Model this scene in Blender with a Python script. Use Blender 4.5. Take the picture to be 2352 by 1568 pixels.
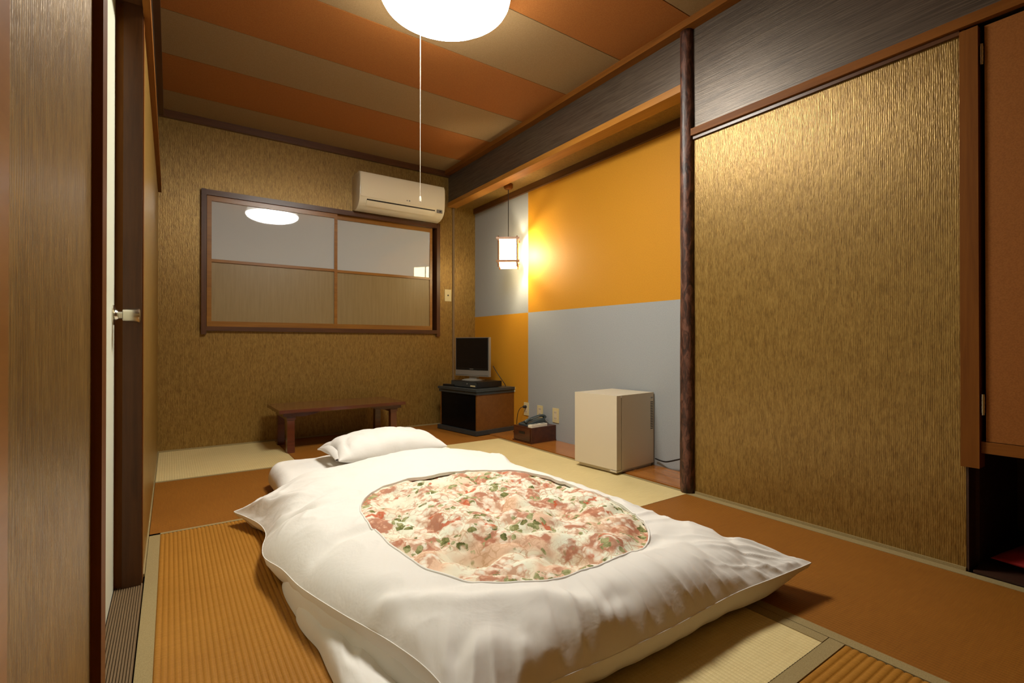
import bpy, bmesh, math, random
import numpy as np
from mathutils import Vector, Matrix, noise as mnoise

for o in list(bpy.data.objects):
    bpy.data.objects.remove(o, do_unlink=True)
SC = bpy.context.scene
COL = SC.collection
R = math.radians

# ------------------------------------------------------------------ camera, world, exposure
cam_d = bpy.data.cameras.new('camera')
cam_d.sensor_width = 36.0
cam_d.lens = 1132.5 / 2352 * 36.0
cam_d.clip_start = 0.01
cam = bpy.data.objects.new('camera', cam_d)
COL.objects.link(cam)
cam.location = (0, 0, 0.78)
cam.rotation_euler = (R(90 + 0.255), 0, R(-34.70))
SC.camera = cam
world = bpy.data.worlds.new('world')
world.use_nodes = True
world.node_tree.nodes['Background'].inputs[0].default_value = (0.05, 0.045, 0.04, 1)
world.node_tree.nodes['Background'].inputs[1].default_value = 0.2
SC.world = world
SC.view_settings.view_transform = 'Standard'
SC.view_settings.look = 'None'
SC.view_settings.gamma = 1.0
SC.view_settings.use_curve_mapping = False
SC.view_settings.exposure = 0.0
LAMP_STRENGTH = 69.0
LAMP_COLOR = (1.0, 0.965, 0.87)
LANTERN_STRENGTH = 19.0
BULB_STRENGTH = 800.0
BULB_COLOR = (1.0, 0.88, 0.62)
LANTERN_COLOR = (1.0, 0.80, 0.44)

# ------------------------------------------------------------------ node helpers
def mat(name, color=(0.8, 0.8, 0.8), rough=0.5, metal=0.0, spec=0.5, **kw):
    m = bpy.data.materials.new(name)
    m.use_nodes = True
    b = m.node_tree.nodes['Principled BSDF']
    b.inputs['Base Color'].default_value = (*color, 1)
    b.inputs['Roughness'].default_value = rough
    b.inputs['Metallic'].default_value = metal
    b.inputs['Specular IOR Level'].default_value = spec
    for k, v in kw.items():
        b.inputs[k].default_value = v
    return m

class NT:
    def __init__(s, m):
        s.m = m; s.t = m.node_tree; s.b = s.t.nodes['Principled BSDF']
    def n(s, typ, **props):
        nd = s.t.nodes.new(typ)
        for k, v in props.items():
            setattr(nd, k, v)
        return nd
    def l(s, a, b):
        s.t.links.new(a, b)
    def pos(s, scale=(1, 1, 1), space='object', rot=(0, 0, 0)):
        tc = s.n('ShaderNodeTexCoord')
        mp = s.n('ShaderNodeMapping')
        mp.inputs['Scale'].default_value = scale
        mp.inputs['Rotation'].default_value = rot
        s.l(tc.outputs['Object'], mp.inputs['Vector'])
        return mp.outputs[0]
    def noise(s, vec, scale=1.0, detail=2.0, rough=0.5, dist=0.0):
        nd = s.n('ShaderNodeTexNoise')
        nd.inputs['Scale'].default_value = scale
        nd.inputs['Detail'].default_value = detail
        nd.inputs['Roughness'].default_value = rough
        nd.inputs['Distortion'].default_value = dist
        s.l(vec, nd.inputs['Vector'])
        return nd
    def voro(s, vec, scale=1.0, feature='F1', rnd=1.0):
        nd = s.n('ShaderNodeTexVoronoi', feature=feature)
        nd.inputs['Scale'].default_value = scale
        nd.inputs['Randomness'].default_value = rnd
        s.l(vec, nd.inputs['Vector'])
        return nd
    def ramp(s, fac, stops, interp='LINEAR'):
        nd = s.n('ShaderNodeValToRGB')
        cr = nd.color_ramp
        cr.interpolation = interp
        while len(cr.elements) < len(stops):
            cr.elements.new(0.5)
        for e, (p, c) in zip(cr.elements, stops):
            e.position = p
            e.color = (*c, 1) if len(c) == 3 else c
        s.l(fac, nd.inputs[0])
        return nd.outputs[0]
    def mix(s, fac, a, b, mode='MIX'):
        nd = s.n('ShaderNodeMix', data_type='RGBA', blend_type=mode)
        for sock, v in ((nd.inputs[0], fac), (nd.inputs[6], a), (nd.inputs[7], b)):
            if hasattr(v, 'is_linked'):
                s.l(v, sock)
            elif isinstance(v, (int, float)):
                sock.default_value = v
            else:
                sock.default_value = (*v, 1)
        return nd.outputs[2]
    def math(s, op, a, b=0.0, c=None):
        nd = s.n('ShaderNodeMath', operation=op)
        for i, v in enumerate((a, b) if c is None else (a, b, c)):
            if hasattr(v, 'is_linked'):
                s.l(v, nd.inputs[i])
            else:
                nd.inputs[i].default_value = v
        return nd.outputs[0]
    def bump(s, h, strength=0.3, dist=0.01):
        nd = s.n('ShaderNodeBump')
        nd.inputs['Strength'].default_value = strength
        nd.inputs['Distance'].default_value = dist
        s.l(h, nd.inputs['Height'])
        s.l(nd.outputs[0], s.b.inputs['Normal'])
    def color(s, c):
        s.l(c, s.b.inputs['Base Color'])

def wood(name, dark, light, axis='z', rough=0.35, k=30, spec=0.5, coat=0.0):
    m = mat(name, dark, rough, spec=spec)
    if coat:
        m.node_tree.nodes['Principled BSDF'].inputs['Coat Weight'].default_value = coat
        m.node_tree.nodes['Principled BSDF'].inputs['Coat Roughness'].default_value = 0.15
    t = NT(m)
    sc = [k, k, k]
    sc['xyz'.index(axis)] = k * 0.06
    v = t.pos(sc)
    n1 = t.noise(v, 1.0, 4, 0.6, 0.6)
    n2 = t.noise(v, 4.0, 2, 0.6, 0.2)
    f = t.math('ADD', t.math('MULTIPLY', n1.outputs[0], 0.75), t.math('MULTIPLY', n2.outputs[0], 0.25))
    t.color(t.ramp(f, [(0.33, dark), (0.66, light)]))
    return m

# ------------------------------------------------------------------ materials
def wallpaper(name, dark, mid, light, h=210.0, vert=42.0, bump=0.5):
    m = mat(name, mid, 0.37, metal=0.42, spec=0.6)
    t = NT(m)
    n1 = t.noise(t.pos((h, h, vert)), 1.0, 3, 0.6, 0.3)          # short streaks
    n2 = t.noise(t.pos((h * 0.22, h * 0.22, vert * 0.35)), 1.0, 2, 0.5)
    sx = t.n('ShaderNodeSeparateXYZ'); t.l(t.pos((1, 1, 1)), sx.inputs[0])
    u = t.math('ADD', sx.outputs[0], sx.outputs[1])
    wob = t.noise(t.pos((26, 26, 9)), 1.0, 3, 0.6)
    ph_ = t.math('ADD', t.math('MULTIPLY', u, 2 * math.pi / 0.0062), t.math('MULTIPLY', wob.outputs[0], 9.0))
    rib = t.math('MULTIPLY_ADD', t.math('SINE', ph_), 0.5, 0.5)
    f = t.math('ADD', t.math('ADD', t.math('MULTIPLY', n1.outputs[0], 0.60), t.math('MULTIPLY', n2.outputs[0], 0.26)), t.math('MULTIPLY', rib, 0.14))
    t.color(t.ramp(f, [(0.33, dark), (0.5, mid), (0.67, light)]))
    t.bump(f, bump, 0.0045)
    return m

M = {}
M['paper'] = wallpaper('gold streaked wallpaper', (0.155, 0.081, 0.013), (0.265, 0.153, 0.031), (0.38, 0.238, 0.060))
M['fascia'] = mat('dark grey brown paper', (0.09, 0.065, 0.05), 0.40, metal=0.35, spec=0.7)
t = NT(M['fascia']); v = t.pos((6, 6, 260)); n1 = t.noise(v, 1.0, 3, 0.6)
t.color(t.ramp(n1.outputs[0], [(0.35, (0.055, 0.038, 0.025)), (0.65, (0.125, 0.093, 0.063))])); t.bump(n1.outputs[0], 0.25, 0.003)
def cloth_paper(name, c1, c2, rough=0.75, k=240):
    m = mat(name, c1, rough, spec=0.25)
    t = NT(m); v = t.pos((k, k, k)); n1 = t.noise(v, 1.0, 2, 0.5)
    t.color(t.ramp(n1.outputs[0], [(0.35, c1), (0.65, c2)])); t.bump(n1.outputs[0], 0.12, 0.002)
    return m
M['orange_wall'] = cloth_paper('mustard orange paper', (0.51, 0.228, 0.014), (0.55, 0.252, 0.018), 0.6, 150)
M['blue_wall'] = cloth_paper('grey blue paper', (0.320, 0.335, 0.338), (0.345, 0.360, 0.362), 0.6, 150)
M['ceil_beige'] = cloth_paper('beige ceiling cloth', (0.25, 0.157, 0.068), (0.295, 0.19, 0.088), 0.8)
M['ceil_orange'] = cloth_paper('terracotta ceiling cloth', (0.275, 0.094, 0.017), (0.325, 0.120, 0.025), 0.8)
M['wood_dark'] = wood('dark stained wood', (0.050, 0.016, 0.004), (0.095, 0.034, 0.009), 'z', 0.35)
M['wood_dark_x'] = wood('dark stained wood lengthwise', (0.050, 0.016, 0.004), (0.095, 0.034, 0.009), 'x', 0.35)
M['wood_dark_y'] = wood('dark stained wood depthwise', (0.060, 0.020, 0.005), (0.11, 0.040, 0.010), 'y', 0.35)
M['wood_mid_y'] = wood('brown wood depthwise', (0.15, 0.050, 0.007), (0.23, 0.082, 0.013), 'y', 0.5, spec=0.12)
M['wood_mid_x'] = wood('brown wood lengthwise', (0.19, 0.07, 0.014), (0.29, 0.115, 0.026), 'x', 0.3)
M['wood_mid'] = wood('brown wood upright', (0.135, 0.044, 0.006), (0.20, 0.070, 0.010), 'z', 0.5, spec=0.12)
M['wood_amber_y'] = wood('amber wood', (0.30, 0.118, 0.014), (0.42, 0.180, 0.028), 'y', 0.35)
M['wood_floor'] = wood('polished alcove board', (0.32, 0.105, 0.014), (0.44, 0.16, 0.026), 'y', 0.18, 18, coat=0.4)
M['bark'] = mat('dark mottled log bark', (0.04, 0.018, 0.010), 0.45)
t = NT(M['bark']); v = t.pos((30, 30, 9)); n1 = t.noise(v, 1.5, 5, 0.65, 0.8)
t.color(t.ramp(n1.outputs[0], [(0.36, (0.018, 0.007, 0.004)), (0.5, (0.06, 0.020, 0.010)), (0.62, (0.15, 0.06, 0.035))])); t.bump(n1.outputs[0], 0.6, 0.004)
def tatami(name, c1, c2, fib='x'):
    m = mat(name, c1, 0.55, spec=0.3)
    t = NT(m)
    s = (12, 330, 330) if fib == 'x' else (330, 12, 330)
    n1 = t.noise(t.pos(s), 1.0, 3, 0.6)
    n2 = t.noise(t.pos((3, 3, 3)), 1.0, 2, 0.5)
    f = t.math('ADD', t.math('MULTIPLY', n1.outputs[0], 0.7), t.math('MULTIPLY', n2.outputs[0], 0.3))
    t.color(t.ramp(f, [(0.3, c1), (0.7, c2)])); t.bump(n1.outputs[0], 0.25, 0.001)
    return m
TAN = ((0.28, 0.112, 0.010), (0.42, 0.190, 0.024))
RUS = ((0.205, 0.072, 0.006), (0.285, 0.108, 0.012))
CRM = ((0.57, 0.445, 0.200), (0.71, 0.58, 0.290))
M['tan_x'] = tatami('tan rush weave x', *TAN, 'x'); M['tan_y'] = tatami('tan rush weave y', *TAN, 'y')
M['russet_x'] = tatami('russet rush weave x', *RUS, 'x'); M['russet_y'] = tatami('russet rush weave y', *RUS, 'y')
M['cream_x'] = tatami('cream rush weave x', *CRM, 'x'); M['cream_y'] = tatami('cream rush weave y', *CRM, 'y')
M['heri'] = cloth_paper('olive beige border cloth', (0.27, 0.20, 0.085), (0.34, 0.26, 0.12), 0.7, 400)
M['cotton'] = mat('white cotton', (0.82, 0.80, 0.755), 0.8, spec=0.2)
t = NT(M['cotton']); n1 = t.noise(t.pos((9, 9, 9)), 1.0, 4, 0.6, 0.4); n2 = t.noise(t.pos((7, 11, 9)), 1.0, 2, 0.5, 1.2)
cr = t.ramp(t.math('ABSOLUTE', t.math('SUBTRACT', n2.outputs[0], 0.5)), [(0.0, (0, 0, 0)), (0.035, (1, 1, 1))])
t.bump(t.math('ADD', t.math('MULTIPLY', n1.outputs[0], 1.6), t.math('MULTIPLY', cr, 0.0)), 0.10, 0.02)
M['cream_plastic'] = mat('cream plastic', (0.62, 0.53, 0.38), 0.35)
M['ac_plastic'] = mat('ivory plastic', (0.72, 0.65, 0.48), 0.28)
M['fridge'] = mat('beige enamel', (0.62, 0.535, 0.39), 0.3)
M['black_plastic'] = mat('black plastic', (0.006, 0.006, 0.006), 0.35)
M['screen'] = mat('black screen', (0.004, 0.004, 0.005), 0.08)
M['silver'] = mat('silver plastic', (0.30, 0.29, 0.26), 0.35, metal=0.5)
M['charcoal'] = mat('charcoal laminate', (0.034, 0.039, 0.039), 0.35)
M['veneer'] = wood('brown veneer', (0.135, 0.048, 0.008), (0.185, 0.070, 0.013), 'y', 0.4)
M['smoked'] = mat('smoked glass', (0.003, 0.003, 0.003), 0.25, spec=0.12)
M['box_wood'] = wood('dark red wood box', (0.040, 0.010, 0.004), (0.085, 0.024, 0.009), 'y', 0.3)
M['table_wood'] = wood('red lacquered wood', (0.075, 0.017, 0.006), (0.125, 0.030, 0.010), 'x', 0.18, coat=0.5)
M['door_white'] = mat('pale door paint', (0.66, 0.68, 0.54), 0.5)
M['chrome'] = mat('brushed steel', (0.62, 0.58, 0.48), 0.22, metal=1.0)
M['plate'] = mat('ivory outlet plate', (0.62, 0.52, 0.27), 0.35)
M['black_cord'] = mat('black rubber', (0.008, 0.007, 0.006), 0.5)
M['phone'] = mat('blue grey phone plastic', (0.045, 0.06, 0.065), 0.3)
M['white_plastic'] = mat('white plastic', (0.72, 0.66, 0.54), 0.4)
M['red_cloth'] = mat('deep red cloth', (0.26, 0.012, 0.010), 0.75, spec=0.2)
M['closet_cloth'] = cloth_paper('rust orange door cloth', (0.235, 0.080, 0.012), (0.28, 0.100, 0.017), 0.75)
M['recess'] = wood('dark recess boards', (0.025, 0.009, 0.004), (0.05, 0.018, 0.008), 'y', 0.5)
M['threshold'] = mat('ribbed brown threshold', (0.16, 0.10, 0.045), 0.6)
M['glass_top'] = mat('grey frosted pane', (0.46, 0.475, 0.47), 0.02, spec=0.9)
M['glass_low'] = mat('tan frosted pane', (0.20, 0.135, 0.055), 0.38, spec=0.5)
t = NT(M['glass_low']); n1 = t.noise(t.pos((60, 60, 4)), 1.0, 3, 0.6)
t.color(t.ramp(n1.outputs[0], [(0.3, (0.225, 0.155, 0.060)), (0.7, (0.265, 0.187, 0.078))]))
M['sash'] = wood('honey sash wood', (0.20, 0.080, 0.010), (0.29, 0.125, 0.020), 'x', 0.3)
M['rim'] = mat('silver lamp rim', (0.75, 0.74, 0.72), 0.25, metal=0.6)
def emis(name, col, st):
    m = mat(name, (0.9, 0.88, 0.82), 0.5)
    b = m.node_tree.nodes['Principled BSDF']
    b.inputs['Emission Color'].default_value = (*col, 1)
    b.inputs['Emission Strength'].default_value = st
    return m
M['lamp'] = emis('glowing diffuser', LAMP_COLOR, LAMP_STRENGTH)
M['lamp_band'] = emis('softly glowing acrylic band', LAMP_COLOR, 7.0)
M['bulb'] = emis('glowing bulb', BULB_COLOR, BULB_STRENGTH)
M['lantern'] = emis('glowing lantern shade', LANTERN_COLOR, LANTERN_STRENGTH)

# floral print
def floral():
    m = mat('rose floral print', (0.8, 0.7, 0.55), 0.8, spec=0.2)
    t = NT(m)
    tc = t.n('ShaderNodeTexCoord')
    P = tc.outputs['Object']
    def warp(scale, amt):
        n = t.noise(P, scale, 3, 0.6)
        sub = t.n('ShaderNodeVectorMath', operation='SUBTRACT'); t.l(n.outputs['Color'], sub.inputs[0]); sub.inputs[1].default_value = (.5, .5, .5)
        sc = t.n('ShaderNodeVectorMath', operation='SCALE'); t.l(sub.outputs[0], sc.inputs[0]); sc.inputs['Scale'].default_value = amt
        ad = t.n('ShaderNodeVectorMath', operation='ADD'); t.l(P, ad.inputs[0]); t.l(sc.outputs[0], ad.inputs[1])
        return ad.outputs[0]
    W1 = warp(16.0, 0.05); W2 = warp(34.0, 0.03)
    def thr(sock, a, b, hi=1.0):
        return t.ramp(sock, [(a, (0, 0, 0)), (b, (hi, hi, hi))])
    def off(vec, o):
        ad = t.n('ShaderNodeVectorMath', operation='ADD'); t.l(vec, ad.inputs[0]); ad.inputs[1].default_value = o
        return ad.outputs[0]
    n0 = t.noise(off(P, (3, 1, 0)), 6.0, 2, 0.5)
    base = t.ramp(n0.outputs[0], [(0.46, (0.82, 0.83, 0.68)), (0.56, (0.83, 0.75, 0.58)), (0.63, (0.78, 0.54, 0.38))])
    # faint petal drawing on the pale ground
    ve = t.voro(W2, 40.0, 'DISTANCE_TO_EDGE')
    n1 = t.noise(off(P, (9, 4, 0)), 11.0, 3, 0.6)
    c = t.mix(t.math('MULTIPLY', t.ramp(ve.outputs['Distance'], [(0.03, (1, 1, 1)), (0.13, (0, 0, 0))]), thr(n1.outputs[0], 0.44, 0.58, 0.75)), base, (0.60, 0.36, 0.21))
    # rose heads: packed petals in salmon
    vp = t.voro(W2, 46.0)
    petal = t.ramp(t.math('ADD', vp.outputs['Distance'], t.math('MULTIPLY', n1.outputs[0], 0.30)), [(0.20, (0.80, 0.58, 0.44)), (0.40, (0.64, 0.34, 0.22)), (0.62, (0.44, 0.16, 0.09))])
    m1 = t.noise(off(W1, (1, 7, 0)), 9.5, 2, 0.5)
    c = t.mix(thr(m1.outputs[0], 0.545, 0.59, 0.9), c, petal)
    vf = t.voro(W2, 85.0, 'DISTANCE_TO_EDGE')
    c = t.mix(t.math('MULTIPLY', t.ramp(vf.outputs['Distance'], [(0.03, (1, 1, 1)), (0.10, (0, 0, 0))]), thr(m1.outputs[0], 0.46, 0.60, 0.6)), c, (0.50, 0.22, 0.12))
    # white roses beside them
    wp = t.ramp(vp.outputs['Distance'], [(0.25, (0.88, 0.84, 0.72)), (0.55, (0.80, 0.62, 0.47)), (0.7, (0.60, 0.36, 0.24))])
    m2 = t.noise(off(W1, (6, 2, 3)), 12.0, 2, 0.5)
    c = t.mix(thr(m2.outputs[0], 0.55, 0.58, 0.95), c, wp)
    # orange red accents
    m3 = t.noise(off(W1, (2, 2, 8)), 15.0, 2, 0.5)
    orng = t.ramp(vp.outputs['Distance'], [(0.15, (0.74, 0.33, 0.17)), (0.5, (0.55, 0.10, 0.03))])
    c = t.mix(thr(m3.outputs[0], 0.66, 0.69, 0.85), c, orng)
    # leaves in small sprays
    m4 = t.noise(off(P, (5, 9, 1)), 11.0, 2, 0.5)
    nl = t.noise(W2, 70.0, 2, 0.6)
    for sc_, th_l, pick, cols in ((26.0, 0.38, 0.45, ((0.085, 0.10, 0.022), (0.27, 0.27, 0.10))), (40.0, 0.42, 0.40, ((0.22, 0.23, 0.085), (0.45, 0.45, 0.23)))):
        vl = t.voro(W2, sc_)
        sl = t.n('ShaderNodeSeparateColor'); t.l(vl.outputs['Color'], sl.inputs[0])
        fl = t.math('MULTIPLY', t.ramp(vl.outputs['Distance'], [(th_l, (1, 1, 1)), (th_l + 0.05, (0, 0, 0))]), t.math('MULTIPLY', thr(sl.outputs[2], pick, pick + .02), thr(m4.outputs[0], 0.535, 0.56)))
        c = t.mix(fl, c, t.ramp(nl.outputs[0], [(0.35, cols[0]), (0.65, cols[1])]))
    t.color(c)
    return m
M['floral'] = floral()

# ------------------------------------------------------------------ mesh helpers
def BM():
    return bmesh.new()
def box(bm, x0, x1, y0, y1, z0, z1):
    vs = [bm.verts.new(p) for p in ((x0, y0, z0), (x1, y0, z0), (x1, y1, z0), (x0, y1, z0), (x0, y0, z1), (x1, y0, z1), (x1, y1, z1), (x0, y1, z1))]
    for f in ((0, 3, 2, 1), (4, 5, 6, 7), (0, 1, 5, 4), (1, 2, 6, 5), (2, 3, 7, 6), (3, 0, 4, 7)):
        bm.faces.new([vs[i] for i in f])
    return bm
def prism(bm, pts, axis, a0, a1):
    """extrude a closed 2D outline along an axis; pts are the two other coordinates in xyz order"""
    def P(p, a):
        q = list(p); q.insert('xyz'.index(axis), a); return q
    A = [bm.verts.new(P(p, a0)) for p in pts]; B = [bm.verts.new(P(p, a1)) for p in pts]
    n = len(pts)
    for i in range(n):
        bm.faces.new((A[i], A[(i + 1) % n], B[(i + 1) % n], B[i]))
    bm.faces.new(A[::-1]); bm.faces.new(B)
    bmesh.ops.recalc_face_normals(bm, faces=bm.faces[:])
    return bm
def lathe(bm, prof, n=32, c=(0, 0, 0), axis='z'):
    rings = []
    for r, h in prof:
        ring = []
        for i in range(n):
            a = 2 * math.pi * i / n
            p = (r * math.cos(a), r * math.sin(a), h)
            if axis == 'x': p = (h, p[0], p[1])
            if axis == 'y': p = (p[1], h, p[0])
            ring.append(bm.verts.new((p[0] + c[0], p[1] + c[1], p[2] + c[2])))
        rings.append(ring)
    for a, b in zip(rings, rings[1:]):
        for i in range(n):
            bm.faces.new((a[i], a[(i + 1) % n], b[(i + 1) % n], b[i]))
    if prof[0][0] > 1e-6: bm.faces.new(rings[0][::-1])
    if prof[-1][0] > 1e-6: bm.faces.new(rings[-1])
    bmesh.ops.remove_doubles(bm, verts=bm.verts[:], dist=1e-6)
    bmesh.ops.recalc_face_normals(bm, faces=bm.faces[:])
    return bm
def smooth_path(pts, sub=8):
    pts = [Vector(p) for p in pts]; out = []
    for i in range(len(pts) - 1):
        p0 = pts[max(i - 1, 0)]; p1 = pts[i]; p2 = pts[i + 1]; p3 = pts[min(i + 2, len(pts) - 1)]
        for k in range(sub):
            u = k / sub
            out.append(0.5 * ((2 * p1) + (p2 - p0) * u + (2 * p0 - 5 * p1 + 4 * p2 - p3) * u * u + (-p0 + 3 * p1 - 3 * p2 + p3) * u ** 3))
    out.append(pts[-1]); return out
def tube(bm, pts, r, n=8, closed=False):
    pts = [Vector(p) for p in pts]; rings = []; N = len(pts)
    for i, p in enumerate(pts):
        a = pts[(i - 1) % N] if closed or i > 0 else p; b = pts[(i + 1) % N] if closed or i < N - 1 else p
        d = (b - a).normalized()
        up = Vector((0, 0, 1)) if abs(d.z) < 0.95 else Vector((1, 0, 0))
        u = d.cross(up).normalized(); w = u.cross(d)
        rr = r[i] if isinstance(r, (list, tuple)) else r
        rings.append([bm.verts.new(p + (u * math.cos(2 * math.pi * k / n) + w * math.sin(2 * math.pi * k / n)) * rr) for k in range(n)])
    for i in range(N if closed else N - 1):
        a, b = rings[i], rings[(i + 1) % N]
        for k in range(n):
            bm.faces.new((a[k], a[(k + 1) % n], b[(k + 1) % n], b[k]))
    if not closed:
        bm.faces.new(rings[0][::-1]); bm.faces.new(rings[-1])
    bmesh.ops.recalc_face_normals(bm, faces=bm.faces[:])
    return bm
def mk(name, bm, m, parent=None, bev=0.0, seg=2, smooth=False, label=None):
    if bev:
        es = [e for e in bm.edges if len(e.link_faces) == 2 and e.calc_face_angle(0) > 0.5]
        bmesh.ops.bevel(bm, geom=es, offset=bev, segments=seg, affect='EDGES', profile=0.6, clamp_overlap=True)
    me = bpy.data.meshes.new(name); bm.to_mesh(me); bm.free()
    me.materials.append(M[m] if isinstance(m, str) else m)
    if smooth:
        me.polygons.foreach_set('use_smooth', [True] * len(me.polygons))
        if smooth != 'all': me.set_sharp_from_angle(angle=R(40))
    o = bpy.data.objects.new(name, me); COL.objects.link(o)
    if parent: o.parent = parent
    if label: o['label'] = label
    return o
def mk_np(name, V, F, m, parent=None, smooth=True):
    me = bpy.data.meshes.new(name); me.from_pydata([tuple(map(float, v)) for v in V], [], [tuple(map(int, f)) for f in F]); me.update()
    me.materials.append(M[m])
    if smooth: me.polygons.foreach_set('use_smooth', [True] * len(me.polygons))
    o = bpy.data.objects.new(name, me); COL.objects.link(o)
    if parent: o.parent = parent
    return o
def thing(name, label, cat, loc=(0, 0, 0), rz=0.0, group=None):
    o = bpy.data.objects.new(name, None); COL.objects.link(o); o.empty_display_size = 0.05
    o.location = loc; o.rotation_euler = (0, 0, rz); o['label'] = label; o['category'] = cat
    if group: o['group'] = group
    return o
def tag(o, label, cat, group=None):
    o['label'] = label; o['category'] = cat
    if group: o['group'] = group
    return o
def struct(name, bm, m, parent=None, label=None, **k):
    o = mk(name, bm, m, parent, **k)
    if not parent: o['kind'] = 'structure'
    if label: o['label'] = label
    return o

XL, XR, YB, ZC, XA, YF = -0.075, 2.25, 4.35, 2.465, 2.553, -0.45

# ------------------------------------------------------------------ floor and tatami
floor = struct('floor', box(BM(), -0.30, 3.0, YF - 0.1, YB + 0.15, -0.10, -0.022), 'wood_dark_y', label='floor laid with tan and cream tatami mats')
def mat_piece(x0, x1, y0, y1, color, ridge, pitch, amp, heri):
    """one tatami mat: corrugated rush top along its ridge direction and cloth borders on the sides named in heri (letters l r b f with widths)"""
    g = 0.0012
    ix0, ix1, iy0, iy1 = x0 + g + heri.get('l', 0), x1 - g - heri.get('r', 0), y0 + g + heri.get('f', 0), y1 - g - heri.get('b', 0)
    bm = BM()
    a0, a1 = (ix0, ix1) if ridge == 'y' else (iy0, iy1)
    b0, b1 = (iy0, iy1) if ridge == 'y' else (ix0, ix1)
    n = max(1, round((a1 - a0) / pitch)); per = 8
    rows = []
    nb = 6
    for j in range(nb + 1):
        b = b0 + (b1 - b0) * j / nb
        row = []
        for i in range(n * per + 1):
            a = a0 + (a1 - a0) * i / (n * per)
            ph = (i % per) / per
            z = -amp + amp * abs(math.sin(math.pi * ph)) ** 0.6
            row.append(bm.verts.new((a, b, z) if ridge == 'y' else (b, a, z)))
        rows.append(row)
    for r0, r1 in zip(rows, rows[1:]):
        for i in range(len(r0) - 1):
            f = (r0[i], r0[i + 1], r1[i + 1], r1[i])
            bm.faces.new(f if ridge == 'y' else f[::-1])
    # skirt
    bd = [(ix0, iy0), (ix1, iy0), (ix1, iy1), (ix0, iy1)]
    T = [bm.verts.new((x, y, -amp)) for x, y in bd]; B_ = [bm.verts.new((x, y, -0.022)) for x, y in bd]
    for i in range(4):
        bm.faces.new((T[i], T[(i + 1) % 4], B_[(i + 1) % 4], B_[i]))
    mt = mk('tatami_mat', bm, f"{color}_{'x' if ridge == 'y' else 'y'}", floor, smooth='all')
    for s, w in heri.items():
        hb = BM()
        hx0, hx1, hy0, hy1 = x0 + g, x1 - g, y0 + g, y1 - g
        if s == 'l': box(hb, hx0, hx0 + w, hy0, hy1, -0.022, 0.0006)
        if s == 'r': box(hb, hx1 - w, hx1, hy0, hy1, -0.022, 0.0006)
        if s == 'f': box(hb, hx0, hx1, hy0, hy0 + w, -0.022, 0.0006)
        if s == 'b': box(hb, hx0, hx1, hy1 - w, hy1, -0.022, 0.0006)
        mk('mat_border', hb, 'heri', mt, bev=0.0006, seg=1)
    return mt
mat_piece(-0.07, 0.69, 3.41, 4.345, 'cream', 'y', 0.0125, 0.0010, {'f': 0.022})
mat_piece(0.69, 2.245, 3.41, 4.345, 'russet', 'x', 0.0125, 0.0010, {})
mat_piece(-0.07, 1.44, 2.50, 3.41, 'russet', 'x', 0.0125, 0.0008, {})
mat_piece(-0.07, 0.69, 0.60, 2.50, 'tan', 'y', 0.0138, 0.0036, {'l': 0.036, 'b': 0.018})
mat_piece(1.44, 2.245, 1.595, 3.41, 'cream', 'y', 0.0125, 0.0008, {'r': 0.022})
mat_piece(1.44, 2.245, YF, 1.595, 'russet', 'y', 0.0125, 0.0010, {'l': 0.036, 'r': 0.040})
mat_piece(0.69, 1.44, 0.60, 2.50, 'cream', 'y', 0.0125, 0.0016, {'r': 0.036})
mat_piece(0.69, 1.44, YF, 0.60, 'tan', 'x', 0.0180, 0.0036, {'b': 0.036})
mat_piece(-0.07, 0.69, YF, 0.60, 'tan', 'x', 0.0138, 0.0036, {'b': 0.036})
# alcove boards, in two planks
alc = struct('floor_alcove', box(BM(), 2.252, XA, 1.64, YB, -0.03, -0.004), 'wood_dark_y', label='polished wooden board floor of the alcove')
for x0, x1 in ((2.254, 2.270), (2.2725, 2.551)):
    mk('plank', box(BM(), x0, x1, 1.66, YB - 0.002, -0.004, 0.004), 'wood_floor', alc, bev=0.001, seg=1)
# door threshold with fine ribs
bm = BM()
for i in range(12):
    x = -0.145 + i * 0.0061
    prism(bm, [(x, 0.0), (x + 0.0061, 0.0), (x + 0.0050, 0.005), (x + 0.0011, 0.005)], 'y', 0.83, 2.0)
struct('trim_20', bm, 'threshold', label='ribbed brown threshold strip at the foot of the white door')

# ------------------------------------------------------------------ ceiling
ceil = struct('ceiling', box(BM(), -0.3, 2.7, YF - 0.1, YB + 0.1, ZC + 0.012, ZC + 0.08), 'wood_dark_y', label='ceiling of alternating beige and terracotta cloth panels')
ys = [4.35, 3.995, 3.49, 3.03, 2.53, 2.04, 1.56, 1.07, 0.58, 0.09, YF]
for i in range(len(ys) - 1):
    mk('ceiling_panel', box(BM(), XL, XR, ys[i + 1] + 0.0025, ys[i] - 0.0025, ZC, ZC + 0.012), 'ceil_beige' if i % 2 == 0 else 'ceil_orange', ceil, bev=0.0025, seg=1)

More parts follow.
